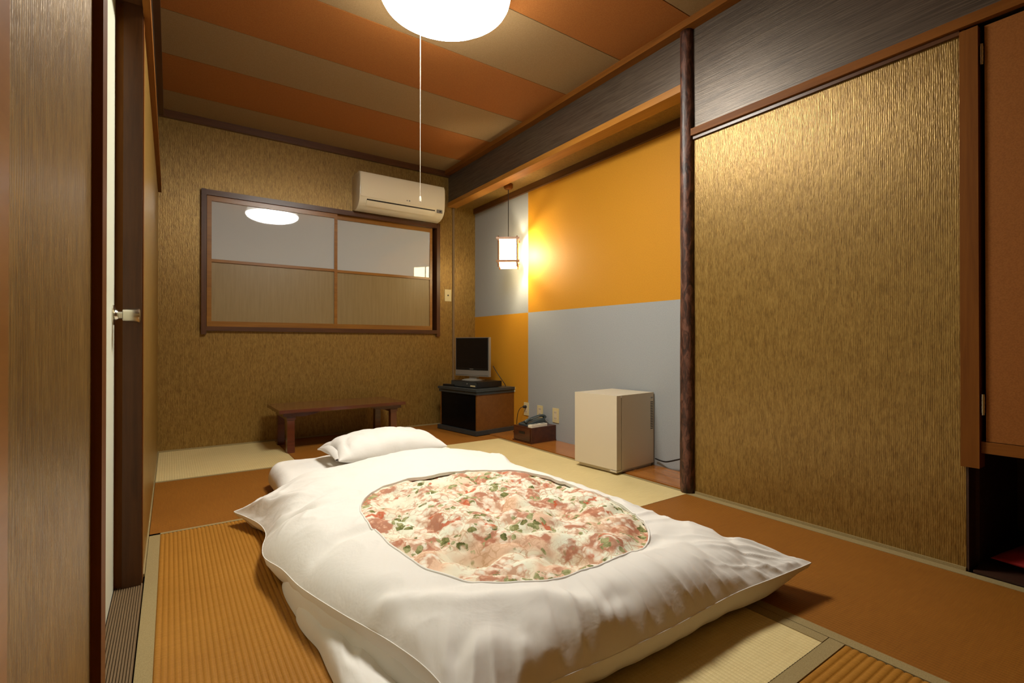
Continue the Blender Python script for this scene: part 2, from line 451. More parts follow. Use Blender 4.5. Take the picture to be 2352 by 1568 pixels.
# ------------------------------------------------------------------ walls
bm = BM()
WX0, WX1, WZ0, WZ1 = 0.205, 2.125, 0.885, 1.915
box(bm, XL - 0.2, WX0, YB, YB + 0.12, 0, ZC); box(bm, WX1, XA + 0.05, YB, YB + 0.12, 0, ZC)
box(bm, WX0, WX1, YB, YB + 0.12, 0, WZ0); box(bm, WX0, WX1, YB, YB + 0.12, WZ1, ZC)
struct('wall_back', bm, 'paper', label='gold streaked wallpaper wall with the sliding window')
wl = struct('wall_left', box(BM(), XL - 0.1, XL, 2.055, YB, 0, 1.90), 'paper', label='left wall of gold streaked paper seen almost edge-on')
mk('wall_panel', box(BM(), XL - 0.1, XL - 0.004, YF, 0.785, 0, 1.90), 'paper', wl)
mk('upper_panel', box(BM(), XL - 0.1, XL, YF, YB, 1.885, ZC), 'fascia', wl)
mk('backing', box(BM(), XL - 0.14, XL - 0.105, YF, YB, 0, ZC), 'wood_dark', wl)
wr = struct('wall_right', box(BM(), XR, XR + 0.08, 0.507, 1.60, 0, 1.87), 'paper', label='right wall panel of gold streaked wallpaper beside the log pillar')
mk('upper_panel', box(BM(), XR, XR + 0.08, YF, 1.60, 1.87, ZC), 'fascia', wr)
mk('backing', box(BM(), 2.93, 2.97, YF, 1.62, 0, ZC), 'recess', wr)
struct('wall_front', box(BM(), -0.3, 3.0, YF - 0.1, YF, 0, ZC), 'paper', label='wall behind the viewer')
wa = struct('wall_alcove', box(BM(), XA + 0.004, XA + 0.1, 1.6, YB, 0, ZC), 'wood_dark', label='alcove back wall checkered in mustard orange and grey blue')
for y0, y1, z0, z1, m_ in ((1.6, 3.44, 1.05, 2.16, 'orange_wall'), (1.6, 3.44, 0.0, 1.05, 'blue_wall'), (3.44, YB, 1.05, 2.16, 'blue_wall'), (3.44, YB, 0.0, 1.05, 'orange_wall')):
    mk('wall_panel', box(BM(), XA, XA + 0.004, y0, y1, z0, z1), m_, wa)
mk('side_panel', box(BM(), XR + 0.08, XA, 1.56, 1.60, 0, 2.16), 'paper', wa)
# beam over the alcove
wb = struct('wall_beam', box(BM(), XR, XA + 0.05, 1.60, YB, 2.165, ZC), 'fascia', label='dark papered beam over the alcove opening')
mk('soffit', box(BM(), 2.33, XA, 1.62, YB, 2.150, 2.165), 'paper', wb)
mk('lip_board', box(BM(), XR - 0.014, 2.335, 1.635, YB - 0.002, 2.125, 2.165), 'wood_amber_y', wb, bev=0.002)
mk('rear_moulding', box(BM(), XA - 0.022, XA, 1.62, YB - 0.002, 2.095, 2.150), 'wood_dark_y', wb, bev=0.002)
# trims
tn = [0]
def trim(bm, m_, label, **k):
    tn[0] += 1
    return struct('trim_%d' % tn[0], bm, m_, label=label, **k)
trim(box(BM(), XL, XR, YB - 0.030, YB, 2.412, ZC), 'wood_dark_x', 'dark cornice strip along the top of the window wall', bev=0.002)
trim(box(BM(), XR - 0.055, XR + 0.001, YF, YB - 0.03, 2.428, ZC), 'wood_mid_y', 'brown cornice strip along the right side of the ceiling', bev=0.002)
trim(box(BM(), XL, XL + 0.03, YF, YB - 0.03, 2.415, ZC), 'wood_dark_y', 'dark cornice strip along the left side of the ceiling', bev=0.002)
trim(box(BM(), XR - 0.024, XR, YF, 1.580, 1.864, 1.900), 'wood_mid_y', 'brown rail across the right wall between two papers', bev=0.002)
trim(box(BM(), XR - 0.012, XR, 0.517, 1.575, 1.846, 1.864), 'wood_dark_y', 'grooved strip darkened as shadow under the rail of the right wall', bev=0.001)  # thinner second strip; the shadow below the rail is put into its dark colour
trim(box(BM(), XL, XL + 0.020, YF, YB - 0.09, 1.845, 1.890), 'wood_mid_y', 'brown rail along the left wall', bev=0.002)
trim(box(BM(), 2.292, 2.312, YB - 0.010, YB, 0.0, 2.125), 'threshold', 'slim upright batten on the window wall beside the alcove', bev=0.001)
trim(box(BM(), XL - 0.09, XL + 0.006, 0.783, 0.832, 0, 1.870), 'wood_mid', 'near door post of brown wood', bev=0.002)
trim(box(BM(), XL - 0.09, XL + 0.0015, 2.0, 2.057, 0, 1.870), 'wood_mid', 'far door post of brown wood behind the steel knob', bev=0.002)
tn[0] = 9
trim(box(BM(), XL - 0.09, XL + 0.012, 0.24, 0.327, 0, 1.845), 'wood_amber_y', 'amber wooden post at the left edge of view', bev=0.002)
trim(box(BM(), XL - 0.05, XL - 0.001, 2.0 - 0.016, 2.0, 0.005, 1.870), 'wood_dark', 'door stop strip beside the far door post', bev=0.001)
trim(box(BM(), XL - 0.09, XL - 0.001, 0.832, 2.0, 1.868, 1.885), 'wood_dark_y', 'door head board above the white door', bev=0.001)
struct('baseboard_right', box(BM(), XR - 0.006, XR, 0.507, 1.57, 0.0, 0.012), 'heri', label='thin beige strip at the foot of the right wall', bev=0.001)
struct('baseboard_back', box(BM(), XL, 2.29, YB - 0.006, YB, 0.0, 0.010), 'heri', label='thin beige strip at the foot of the window wall', bev=0.001)
struct('baseboard_left', box(BM(), XL, XL + 0.005, 2.06, YB - 0.01, 0.0, 0.010), 'heri', label='thin beige strip at the foot of the left wall', bev=0.001)

# log pillar
bm = BM(); nz, na = 90, 28; rings = []
for k in range(nz + 1):
    z = 0.001 + (2.43 - 0.001) * k / nz; ring = []
    for i in range(na):
        a = 2 * math.pi * i / na
        r = 0.0375 * (1.02 - 0.10 * k / nz) * (1 + 0.07 * mnoise.noise((math.cos(a) * 1.6, math.sin(a) * 1.6, z * 3.2)) + 0.03 * mnoise.noise((math.cos(a) * 5, math.sin(a) * 5, z * 14)))
        if k == 0: r *= 0.93
        ring.append(bm.verts.new((r * math.cos(a), r * math.sin(a), z)))
    rings.append(ring)
for a, b in zip(rings, rings[1:]):
    for i in range(na): bm.faces.new((a[i], a[(i + 1) % na], b[(i + 1) % na], b[i]))
bm.faces.new(rings[0][::-1]); bm.faces.new(rings[-1])
pil = struct('alcove_pillar', bm, 'bark', smooth='all', label='dark mottled log pillar between the alcove and the right wall')
pil.location = (2.243, 1.612, 0); pil['category'] = 'pillar'; pil['kind'] = 'thing'

# ------------------------------------------------------------------ window
w1 = struct('window_1', box(BM(), WX0, WX1, YB + 0.10, YB + 0.12, WZ0, WZ1), 'wood_dark', label='wide two-pane sliding wooden window with frosted glass')
def bar(name, par, m_, *b, bev=0.0015):
    return mk(name, box(BM(), *b), m_, par, bev=bev)
bar('window_frame', w1, 'wood_dark', 0.186, 0.219, YB - 0.028, YB + 0.10, 0.850, 1.938)
bar('window_frame', w1, 'wood_dark', 2.112, 2.146, YB - 0.028, YB + 0.10, 0.850, 1.938)
bar('window_frame', w1, 'wood_dark_x', 0.219, 2.112, YB - 0.026, YB + 0.10, 1.895, 1.936)
bar('window_sill', w1, 'wood_dark_x', 0.219, 2.112, YB - 0.026, YB + 0.10, 0.876, 0.910)
def sash(x0, x1, y0, y1):
    z0, z1, mid = 0.910, 1.895, 1.408
    s = bar('sash', w1, 'sash', x0, x1, y0, y1, z0, z0 + 0.040)
    bar('rail', s, 'sash', x0, x1, y0, y1, z1 - 0.038, z1)
    bar('rail', s, 'sash', x0 + 0.03, x1 - 0.026, y0 + 0.001, y1 - 0.004, mid - 0.011, mid + 0.011)
    bar('stile', s, 'sash', x0, x0 + 0.030, y0, y1, z0 + 0.040, z1 - 0.038)
    bar('stile', s, 'sash', x1 - 0.026, x1, y0, y1, z0 + 0.040, z1 - 0.038)
    ym = (y0 + y1) / 2
    mk('upper_pane', box(BM(), x0 + 0.028, x1 - 0.024, ym - 0.002, ym + 0.002, mid + 0.010, z1 - 0.036), 'glass_top', s)
    mk('lower_pane', box(BM(), x0 + 0.028, x1 - 0.024, ym - 0.002, ym + 0.002, z0 + 0.038, mid - 0.010), 'glass_low', s)
sash(0.222, 1.178, YB - 0.012, YB + 0.014)
sash(1.150, 2.085, YB + 0.018, YB + 0.044)

# ------------------------------------------------------------------ white door with knob
d1 = struct('door_1', box(BM(), -0.185, -0.146, 0.80, 2.03, 0.004, 1.868), 'door_white', label='closed pale white door seen almost edge-on', bev=0.001)
kn = mk('knob', lathe(BM(), [(0.0, 0.024), (0.016, 0.024), (0.0195, 0.026), (0.021, 0.036), (0.0225, 0.062), (0.0215, 0.066), (0.016, 0.068), (0.0, 0.068)], 28, (-0.146, 1.935, 0.868), 'x'), 'chrome', d1, smooth=True, label='brushed steel door knob')
mk('neck', lathe(BM(), [(0.019, 0.003), (0.017, 0.010), (0.012, 0.015), (0.012, 0.028)], 24, (-0.146, 1.935, 0.868), 'x'), 'chrome', kn, smooth=True)
mk('rosette', lathe(BM(), [(0.0, 0.0), (0.031, 0.0), (0.031, 0.003), (0.026, 0.006), (0.0, 0.007)], 28, (-0.146, 1.935, 0.868), 'x'), 'chrome', kn, smooth=True)

# ------------------------------------------------------------------ closet on the right
cl = thing('closet', 'rust orange hinged closet with a brown post and dark floor recess', 'closet', (XR, 0.05, 0))
def cb(name, m_, x0, x1, y0, y1, z0, z1, par=None, bev=0.0015):
    return mk(name, box(BM(), x0 - XR, x1 - XR, y0 - 0.05, y1 - 0.05, z0, z1), m_, par or cl, bev=bev)
cb('post', 'wood_mid', XR - 0.016, XR + 0.05, 0.469, 0.517, 0.36, 1.853)
cd = cb('door', 'closet_cloth', XR + 0.002, XR + 0.026, YF + 0.01, 0.456, 0.452, 1.850)
for z in (1.755, 0.575):
    hb = BM(); lathe(hb, [(0.0048, z - 0.035 + i * 0.0142) for i in range(1)] + [(0.0048, z + 0.035)], 12, (XR - 0.004 - XR, 0.4625 - 0.05, 0))
    h_ = mk('hinge', hb, 'chrome', cd, smooth=True, label='small steel hinge')
    for k in range(1, 5):
        mk('hinge_knuckle', lathe(BM(), [(0.0056, z - 0.035 + k * 0.014 - 0.0062), (0.0056, z - 0.035 + k * 0.014 + 0.0050)], 12, (-0.004, 0.4625 - 0.05, 0)), 'chrome', h_, smooth=True)
cb('bottom_rail', 'wood_mid_y', XR - 0.004, XR + 0.05, YF + 0.01, 0.468, 0.412, 0.450)
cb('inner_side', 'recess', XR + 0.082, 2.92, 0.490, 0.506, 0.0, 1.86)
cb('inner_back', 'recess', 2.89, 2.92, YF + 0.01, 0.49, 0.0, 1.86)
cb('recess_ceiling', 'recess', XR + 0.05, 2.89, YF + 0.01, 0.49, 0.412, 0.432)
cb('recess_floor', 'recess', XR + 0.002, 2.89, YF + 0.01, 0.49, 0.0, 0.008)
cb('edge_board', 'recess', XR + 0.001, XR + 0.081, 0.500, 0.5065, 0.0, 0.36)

# ------------------------------------------------------------------ soft things: numpy noise
rng = np.random.RandomState(7)
_G = rng.rand(256, 256) * 2 * np.pi
def pn(x, y):
    x = np.asarray(x, float); y = np.asarray(y, float)
    x, y = np.broadcast_arrays(x, y)
    xi = np.floor(x).astype(int); yi = np.floor(y).astype(int); xf = x - xi; yf = y - yi
    u = xf * xf * xf * (xf * (xf * 6 - 15) + 10); v = yf * yf * yf * (yf * (yf * 6 - 15) + 10)
    def g(ix, iy, dx, dy):
        a = _G[ix % 256, iy % 256]; return np.cos(a) * dx + np.sin(a) * dy
    n00 = g(xi, yi, xf, yf); n10 = g(xi + 1, yi, xf - 1, yf); n01 = g(xi, yi + 1, xf, yf - 1); n11 = g(xi + 1, yi + 1, xf - 1, yf - 1)
    return (n00 * (1 - u) + n10 * u) * (1 - v) + (n01 * (1 - u) + n11 * u) * v
def seg_d(x, y, pts):
    """distance to a polyline and the signed side and the parameter along it"""
    best = np.full(np.shape(x), 9.0); side = np.zeros(np.shape(x)); par = np.zeros(np.shape(x))
    L = 0.0
    tot = sum(math.dist(a, b) for a, b in zip(pts, pts[1:]))
    for a, b in zip(pts, pts[1:]):
        dx, dy = b[0] - a[0], b[1] - a[1]; l2 = dx * dx + dy * dy
        t_ = np.clip(((x - a[0]) * dx + (y - a[1]) * dy) / l2, 0, 1)
        px, py = a[0] + t_ * dx, a[1] + t_ * dy
        d = np.hypot(x - px, y - py); s = np.sign((x - px) * dy - (y - py) * dx)
        m_ = d < best
        best = np.where(m_, d, best); side = np.where(m_, s, side); par = np.where(m_, (L + t_ * math.sqrt(l2)) / tot, par)
        L += math.sqrt(l2)
    return best, side, par
def sstep(a, b, x):
    t_ = np.clip((x - a) / (b - a), 0, 1); return t_ * t_ * (3 - 2 * t_)

# mattress (shikibuton)
def rounded_slab(x0, x1, y0, y1, z0, z1, rc, nu=70, nv=90):
    """closed soft slab: superellipse section"""
    V = []; F = []
    us = np.linspace(-1, 1, nu); vs = np.linspace(-1, 1, nv)
    us = np.sign(us) * (1 - (1 - np.abs(us)) ** 1.6); vs = np.sign(vs) * (1 - (1 - np.abs(vs)) ** 1.6)
    cx, cy, a, b = (x0 + x1) / 2, (y0 + y1) / 2, (x1 - x0) / 2, (y1 - y0) / 2
    U, W = np.meshgrid(us, vs, indexing='ij')
    # round the plan corners
    px, py = U * a, W * b
    ex = np.clip(np.abs(px) - (a - rc), 0, None); ey = np.clip(np.abs(py) - (b - rc), 0, None)
    m_ = np.maximum(ex, ey); h = np.hypot(ex, ey); k = np.where(h > 1e-9, m_ / np.maximum(h, 1e-9), 1)
    X = np.sign(px) * (np.abs(px) - ex + ex * k); Y = np.sign(py) * (np.abs(py) - ey + ey * k)
    de = np.minimum(a - np.abs(px), b - np.abs(py))
    prof = np.sqrt(np.clip(1 - (1 - np.clip(de / 0.06, 0, 1)) ** 2, 0, 1))
    return X + cx, Y + cy, de, prof
X, Y, de, prof = rounded_slab(0.43, 1.46, 0.86, 2.99, 0, 0.1, 0.09)
X = X + 0.10 * sstep(2.2, 1.4, Y) * (1.46 - X) / 1.03
nzv = pn(X * 5, Y * 5) * 0.010 + pn(X * 17, Y * 17) * 0.004
zt = 0.052 + prof * (0.055 + 0.030 * sstep(2.55, 2.70, Y) + nzv * 1.0); zb = 0.052 - prof * 0.050
nu, nv = X.shape
V = np.concatenate([np.stack([X, Y, zt], -1).reshape(-1, 3), np.stack([X, Y, zb], -1).reshape(-1, 3)])
F = []
for i in range(nu - 1):
    for j in range(nv - 1):
        a = i * nv + j; b = a + 1; c = a + nv + 1; d = a + nv
        F.append((a, d, c, b)); F.append((a + nu * nv, b + nu * nv, c + nu * nv, d + nu * nv))
shiki = mk_np('futon_mattress', V, F, 'cotton')
bm = bmesh.new(); bm.from_mesh(shiki.data); bmesh.ops.remove_doubles(bm, verts=bm.verts[:], dist=1e-4); bm.to_mesh(shiki.data); bm.free()
shiki.data.polygons.foreach_set('use_smooth', [True] * len(shiki.data.polygons))
tag(shiki, 'white futon mattress showing beyond the quilt under the pillow', 'mattress')

# quilt (kakebuton): white cover with a rounded window onto a floral quilt
CX, CY = 0.935, 1.455
def win_r(th):
    c, s = np.cos(th), np.sin(th); n_ = 2.7
    return 1.0 / (np.abs(c / 0.415) ** n_ + np.abs(s / 0.52) ** n_) ** (1 / n_)
seam = [  # plan outline of the cover's seam with its height, counter-clockwise from the middle of the right side
    (1.56, 1.60, .070), (1.565, 1.95, .070), (1.575, 2.25, .070), (1.590, 2.46, .075),
    (1.45, 2.485, .128), (1.15, 2.50, .142), (0.80, 2.495, .142), (0.50, 2.465, .134), (0.36, 2.437, .090), (0.222, 2.425, .058),
    (0.262, 2.33, .055), (0.298, 2.22, .050), (0.300, 2.08, .055), (0.268, 1.93, .065), (0.256, 1.80, .075), (0.282, 1.64, .090), (0.300, 1.47, .100), (0.345, 1.26, .112), (0.378, 1.13, .120), (0.402, 1.02, .128), (0.425, 0.90, .128),
    (0.445, 0.775, .100),
    (0.53, 0.785, .090), (0.64, 0.785, .088), (0.80, 0.772, .090), (1.00, 0.764, .092), (1.16, 0.768, .092), (1.30, 0.768, .092), (1.45, 0.752, .094), (1.58, 0.742, .094),
    (1.652, 0.735, .096),
    (1.625, 0.83, .085), (1.585, 1.00, .075), (1.565, 1.30, .070)]
SH = {3, 9, 21, 30}

def outline(pts, sub=14):
    out = []; n_ = len(pts)
    P_ = [np.array(p) for p in pts]
    for i in range(n_):
        p1, p2 = P_[i], P_[(i + 1) % n_]
        p0 = P_[i - 1] if i not in SH else p1 * 2 - p2
        p3 = P_[(i + 2) % n_] if (i + 1) % n_ not in SH else p2 * 2 - p1
        for k in range(sub):
            u = k / sub
            out.append(0.5 * ((2 * p1) + (p2 - p0) * u + (2 * p0 - 5 * p1 + 4 * p2 - p3) * u * u + (-p0 + 3 * p1 - 3 * p2 + p3) * u ** 3))
    return np.array(out)
OUT = outline(seam)
# resample by angle-friendly arc length with many columns
d_ = np.linalg.norm(np.diff(np.vstack([OUT, OUT[:1]]), axis=0), axis=1); s_ = np.concatenate([[0], np.cumsum(d_)]); NT_ = 900
tt = np.linspace(0, s_[-1], NT_, endpoint=False)
OL = np.vstack([OUT, OUT[:1]])
O = np.stack([np.interp(tt, s_, OL[:, k]) for k in range(3)], 1)
th = np.arctan2((O[:, 1] - CY) / 0.80, (O[:, 0] - CX) / 0.66)
wth = np.arctan2(np.sin(th) * 0.80, np.cos(th) * 0.66)
wr_ = win_r(wth)
I = np.stack([CX + wr_ * np.cos(wth), CY + wr_ * np.sin(wth)], 1)
def plateau(x, y):
    """height of the quilt's upper surface away from its edges"""
    z = 0.192 + 0.020 * np.exp(-(((x - 0.95) / 0.40) ** 2 + ((y - 1.55) / 0.55) ** 2)) + 0.036 * np.exp(-((y - 2.36) / 0.17) ** 2 - ((x - 1.02) / 0.34) ** 2)
    z = z + 0.012 * pn(x * 3.1 + 5, y * 3.1) + 0.006 * pn(x * 7 + 1, y * 7 + 3)
    return z
def cover_z(x, y, zs, dd, ww, s_along):
    zp = plateau(x, y)
    k = np.clip(dd / ww, 0, 1)
    left = sstep(0.62, 0.42, x) * sstep(2.35, 2.15, y)
    front = sstep(1.15, 0.85, y) * sstep(0.30, 0.55, x)
    pw = 1.9 + 2.0 * left * (1 - 0.5 * front) + 2.3 * front
    prof_ = 1 - (1 - k) ** pw
    for cx_, cy_, r_ in ((1.652, 0.735, 0.30), (0.222, 2.425, 0.27), (1.59, 2.46, 0.2), (0.445, 0.775, 0.10)):
        prof_ = prof_ * (1 - 0.72 * np.exp(-((x - cx_) ** 2 + (y - cy_) ** 2) / r_ ** 2))
    z = zs + (zp - zs) * prof_
    near = np.exp(-dd / 0.075) * sstep(0, 0.025, dd)
    # gathers running in from the seam
    s_along = s_along + 0.05 * pn(x * 3.5 + 2, y * 3.5 + 8)
    rid = lambda n_, w_=3.2: (1 - np.clip(np.abs(n_) * w_, 0, 1)) ** 1.5
    g1 = rid(pn(s_along * 13, dd * 1.6 + 3)); g2 = rid(pn(s_along * 29 + 9, dd * 3 + 7))
    z = z + near * (0.017 * (g1 - .35) + 0.006 * (g2 - .35)) * (0.12 + 0.95 * front) * np.clip(0.75 + 1.5 * pn(s_along * 3.3 + 4, 0.5), 0.1, 1.4)
    # creases radiating from the right near corner
    a = np.arctan2(y - 0.735, x - 1.652); rr = np.hypot(y - 0.735, x - 1.652)
    z = z + 0.009 * rid(pn(a * 7 + 2, rr * 2)) * np.exp(-((rr - 0.22) / 0.18) ** 2) * sstep(0.0, 0.10, dd)
    a = np.arctan2(y - 2.40, x - 0.22); rr = np.hypot(y - 2.40, x - 0.22)
    z = z + 0.007 * rid(pn(a * 5 + 5, rr * 2)) * np.exp(-((rr - 0.25) / 0.16) ** 2) * sstep(0.0, 0.10, dd)
    # long drape folds on the left side
    fe_ = sstep(0.0, 0.05, dd)
    d3, s3, p3 = seg_d(x, y, [(0.30, 2.03), (0.40, 1.96), (0.50, 1.93), (0.56, 1.94)])
    z = z + fe_ * (0.014 * np.exp(-(d3 / 0.026) ** 2) - 0.018 * np.exp(-((d3 - 0.04) / 0.020) ** 2) * (s3 > 0)) * (1 - p3 * 0.8)
    d5, s5, p5 = seg_d(x, y, [(0.42, 1.12), (0.55, 0.98), (0.72, 0.90), (0.82, 0.80)])
    z = z + 0.012 * np.exp(-(d5 / 0.03) ** 2)
    z = z + 0.006 * rid(pn(x * 5 + y * 4 + 31, y * 9 - x * 5 + 2), 5.0) * sstep(0.02, 0.08, dd) * sstep(-0.1, 0.25, pn(x * 2.1 + 7, y * 2.1))
    q_ = pn(y * 4.2 + x * 1.5 + 17, x * 2.4 + 3); z = z - 0.020 * np.exp(-(q_ * 9) ** 2) * left * sstep(0.0, 0.05, dd) * sstep(-0.05, 0.2, pn(y * 3 + 1, 4.2))
    q_ = pn(x * 3.4 - y * 2.2 + 40, y * 2.6 + x * 1.2); z = z - 0.010 * np.exp(-(q_ * 10) ** 2) * sstep(0.02, 0.07, dd) * sstep(1.3, 1.0, y)
    # broad soft creases
    z = z + 0.005 * (1 - 2 * np.abs(pn(x * 6 + y * 3 + 11, y * 7 - x * 2))) * sstep(0.03, 0.15, dd)
    return np.maximum(z, 0.02)
NR = 74
rows = []
plan = O[:, :2]; dvec = I - plan; Ld = np.linalg.norm(dvec, axis=1)
W_ = np.clip(0.98 * Ld, 0.10, 0.40)
# steeper far side
far = sstep(2.30, 2.45, O[:, 1]); W_ = W_ * (1 - far) + 0.10 * far
W_ = np.convolve(np.concatenate([W_[-15:], W_, W_[:15]]), np.ones(31) / 31, 'valid')
s_al = tt
ks = np.linspace(0, 1, NR) ** 1.25
for k in ks:      # seam (0) to window edge (1)
    xy = plan + dvec * k
    dd = Ld * k
    z = cover_z(xy[:, 0], xy[:, 1], O[:, 2], dd, W_, s_al)
    if k == 0: z = O[:, 2]
    rows.append(np.column_stack([xy, z]))
HEMZ = rows[-1][:, 2].copy()
# turn the cover's edge under at the window
inw = -(-dvec) / Ld[:, None]
lip = rows[-1].copy(); lip[:, :2] += inw * 0.004; lip[:, 2] -= 0.004; lip2 = rows[-1].copy(); lip2[:, 2] -= 0.012
upper = rows + [lip, lip2]
# underside, from the seam in and down to the floor or mattress
inn = np.stack([CX - plan[:, 0], CY - plan[:, 1]], 1); inn /= np.linalg.norm(inn, axis=1)[:, None]
under = []
rc_ = np.min([np.hypot(plan[:, 0] - a, plan[:, 1] - b) for a, b in ((1.652, 0.735), (0.222, 2.425))], axis=0); tipf = np.exp(-(rc_ / 0.13) ** 2)
m_in = lambda q: sstep(-0.035, -0.012, np.minimum(np.minimum(q[:, 0] - 0.43 - 0.10 * sstep(2.2, 1.4, q[:, 1]), 1.46 - q[:, 0]), q[:, 1] - 0.86))
wav = 1 + 0.5 * pn(s_al * 9, 2.0)
for off, fz in ((0.012, 0.55), (0.030, 0.25), (0.060, 0.06)):
    p_ = plan + inn * off
    z = O[:, 2] * (fz * (1 if fz < .2 else wav) * (1 - tipf) + tipf * (0.86 - off * 5.5)) + 0.002
    under.append(np.column_stack([p_, np.maximum(np.maximum(z, 0.003), 0.004 + 0.121 * m_in(p_))]))
cen = np.array([CX, CY])
for f_ in (0.04, 0.08, 0.12, 0.16, 0.20, 0.24, 0.30, 0.4, 0.6, 0.8, 0.97):   # over the mattress and closed at the middle
    p_ = (plan + inn * 0.060) * (1 - f_) + cen * f_
    under.append(np.column_stack([p_, 0.004 + 0.121 * m_in(p_)]))
allr = under[::-1] + upper
V = np.concatenate(allr); F = []
for r_ in range(len(allr) - 1):
    for j in range(NT_):
        a = r_ * NT_ + j; b = r_ * NT_ + (j + 1) % NT_
        F.append((a, b, b + NT_, a + NT_))
F.append(tuple(range(NT_ - 1, -1, -1)))
quilt = thing('quilt', 'white covered quilt with a rounded window of rose floral fabric', 'quilt', (CX, CY, 0))
off = np.array([CX, CY, 0])
cover = mk_np('quilt_cover', V - off, F, 'cotton', quilt)
# seam piping along the near edge and right corner
pp = [tuple(O[j] - off + np.array([0, 0, 0.0005])) for j in range(0, NT_, 3)]
mk('seam_piping', tube(BM(), pp, 0.0012, 6, closed=True), 'cotton', cover, smooth='all')
mk('window_hem', tube(BM(), [tuple(np.array([I[j, 0], I[j, 1], HEMZ[j] + 0.0005]) - off) for j in range(0, NT_, 4)], 0.0030, 6, closed=True), 'cotton', cover, smooth='all')
# pleats of the cover hanging below its left edge
def pleat(path, hw, ht, seed):
    P_ = np.array([tuple(p) for p in smooth_path([(a, b, 0) for a, b in path], 16)])[:, :2]
    n_ = len(P_); V = []; F = []; m_ = 26
    for i in range(n_):
        f = i / (n_ - 1)
        tg = P_[min(i + 1, n_ - 1)] - P_[max(i - 1, 0)]; tg /= np.linalg.norm(tg); nr = np.array([tg[1], -tg[0]])
        if nr[0] > 0: nr = -nr                     # outwards, to the left
        k_ = min(1.0, f / 0.22) ** 0.7
        for j in range(m_ + 1):
            a = math.pi * j / m_
            w = math.cos(a) * hw * (0.55 + 0.45 * k_) * (1 + 0.16 * float(pn(f * 7 + seed, 1.5)))
            h = abs(math.sin(a)) ** 0.75 * ht * k_ * (1 + 0.22 * float(pn(f * 6 + seed + 4, j * 0.12)))
            h += 0.006 * k_ * math.sin(a) * (1 - 2.4 * abs(float(pn(f * 9 + j * 0.10 + seed, j * 0.22))))
            q = P_[i] + nr * w
            V.append((q[0] - CX, q[1] - CY, max(h, 0.0015)))
    for i in range(n_ - 1):
        for j in range(m_):
            a = i * (m_ + 1) + j
            F.append((a, a + 1, a + m_ + 2, a + m_ + 1))
    o = mk_np('cover_pleat', V, F, 'cotton', cover); weld(o, 1e-6)
# floral quilt seen in the window
PLEATS = [([(0.330, 1.74), (0.335, 1.60), (0.352, 1.44), (0.380, 1.30), (0.412, 1.16), (0.440, 1.02), (0.455, 0.88), (0.462, 0.78)], 0.050, 0.105, 3.0), ([(0.340, 1.72), (0.352, 1.56), (0.356, 1.44), (0.372, 1.32), (0.366, 1.20), (0.362, 1.06), (0.372, 0.92), (0.38, 0.78)], 0.058, 0.062, 11.0)]
NA, NRQ = 420, 120
ths = np.linspace(0, 2 * np.pi, NA, endpoint=False); tufts = np.array([(0.72, 1.72), (1.10, 1.78), (0.93, 1.47), (0.70, 1.20), (1.16, 1.30), (0.90, 1.02), (0.60, 1.46), (1.30, 1.62), (1.27, 1.00), (0.95, 1.95)])
V = []; F = []
hem_i = np.interp(ths, np.sort(np.mod(wth, 2 * np.pi)), HEMZ[np.argsort(np.mod(wth, 2 * np.pi))], period=2 * np.pi)
for k in range(NRQ):
    f = k / (NRQ - 1)
    r = (win_r(ths) + 0.035) * f
    x = CX + r * np.cos(ths); y = CY + r * np.sin(ths)
    D = np.sort(np.stack([np.hypot(x - a, y - b) for a, b in tufts + 0.0]), axis=0)
    puff = 0.050 * (1 - np.exp(-(D[0] / 0.095) ** 2)) + 0.010 * np.clip((D[1] - D[0]) / 0.10, 0, 1)
    vv = lambda n_, w_: np.clip(np.abs(n_) * w_, 0, 1) ** 0.7
    wrk = 0.030 * (vv(pn(x * 4.6 + 3, y * 4.6 + 1), 2.6) - 0.55) + 0.013 * (vv(pn(x * 10 + 6, y * 10), 2.4) - 0.5) + 0.004 * pn(x * 26, y * 26)
    zc = plateau(x, y) - 0.046 + puff + wrk
    e = sstep(0.82, 0.95, f)
    ze = hem_i - 0.006
    z = zc * (1 - e) + np.clip(zc, ze - 0.010, ze) * e
    z = np.where(f > 0.965, np.minimum(z, ze - 0.006), z)
    V.append(np.column_stack([x, y, z]))
V = np.concatenate(V)
for k in range(NRQ - 1):
    for j in range(NA):
        a = k * NA + j; b = k * NA + (j + 1) % NA
        F.append((a, a + NA, b + NA, b))
fq = mk_np('floral_quilt', V - off, F, 'floral', quilt)
fq['label'] = 'puffy rose floral fabric showing in the cover window'
bm = bmesh.new(); bm.from_mesh(fq.data); bmesh.ops.remove_doubles(bm, verts=bm.verts[:], dist=1e-6); bm.to_mesh(fq.data); bm.free()
fq.data.polygons.foreach_set('use_smooth', [True] * len(fq.data.polygons))

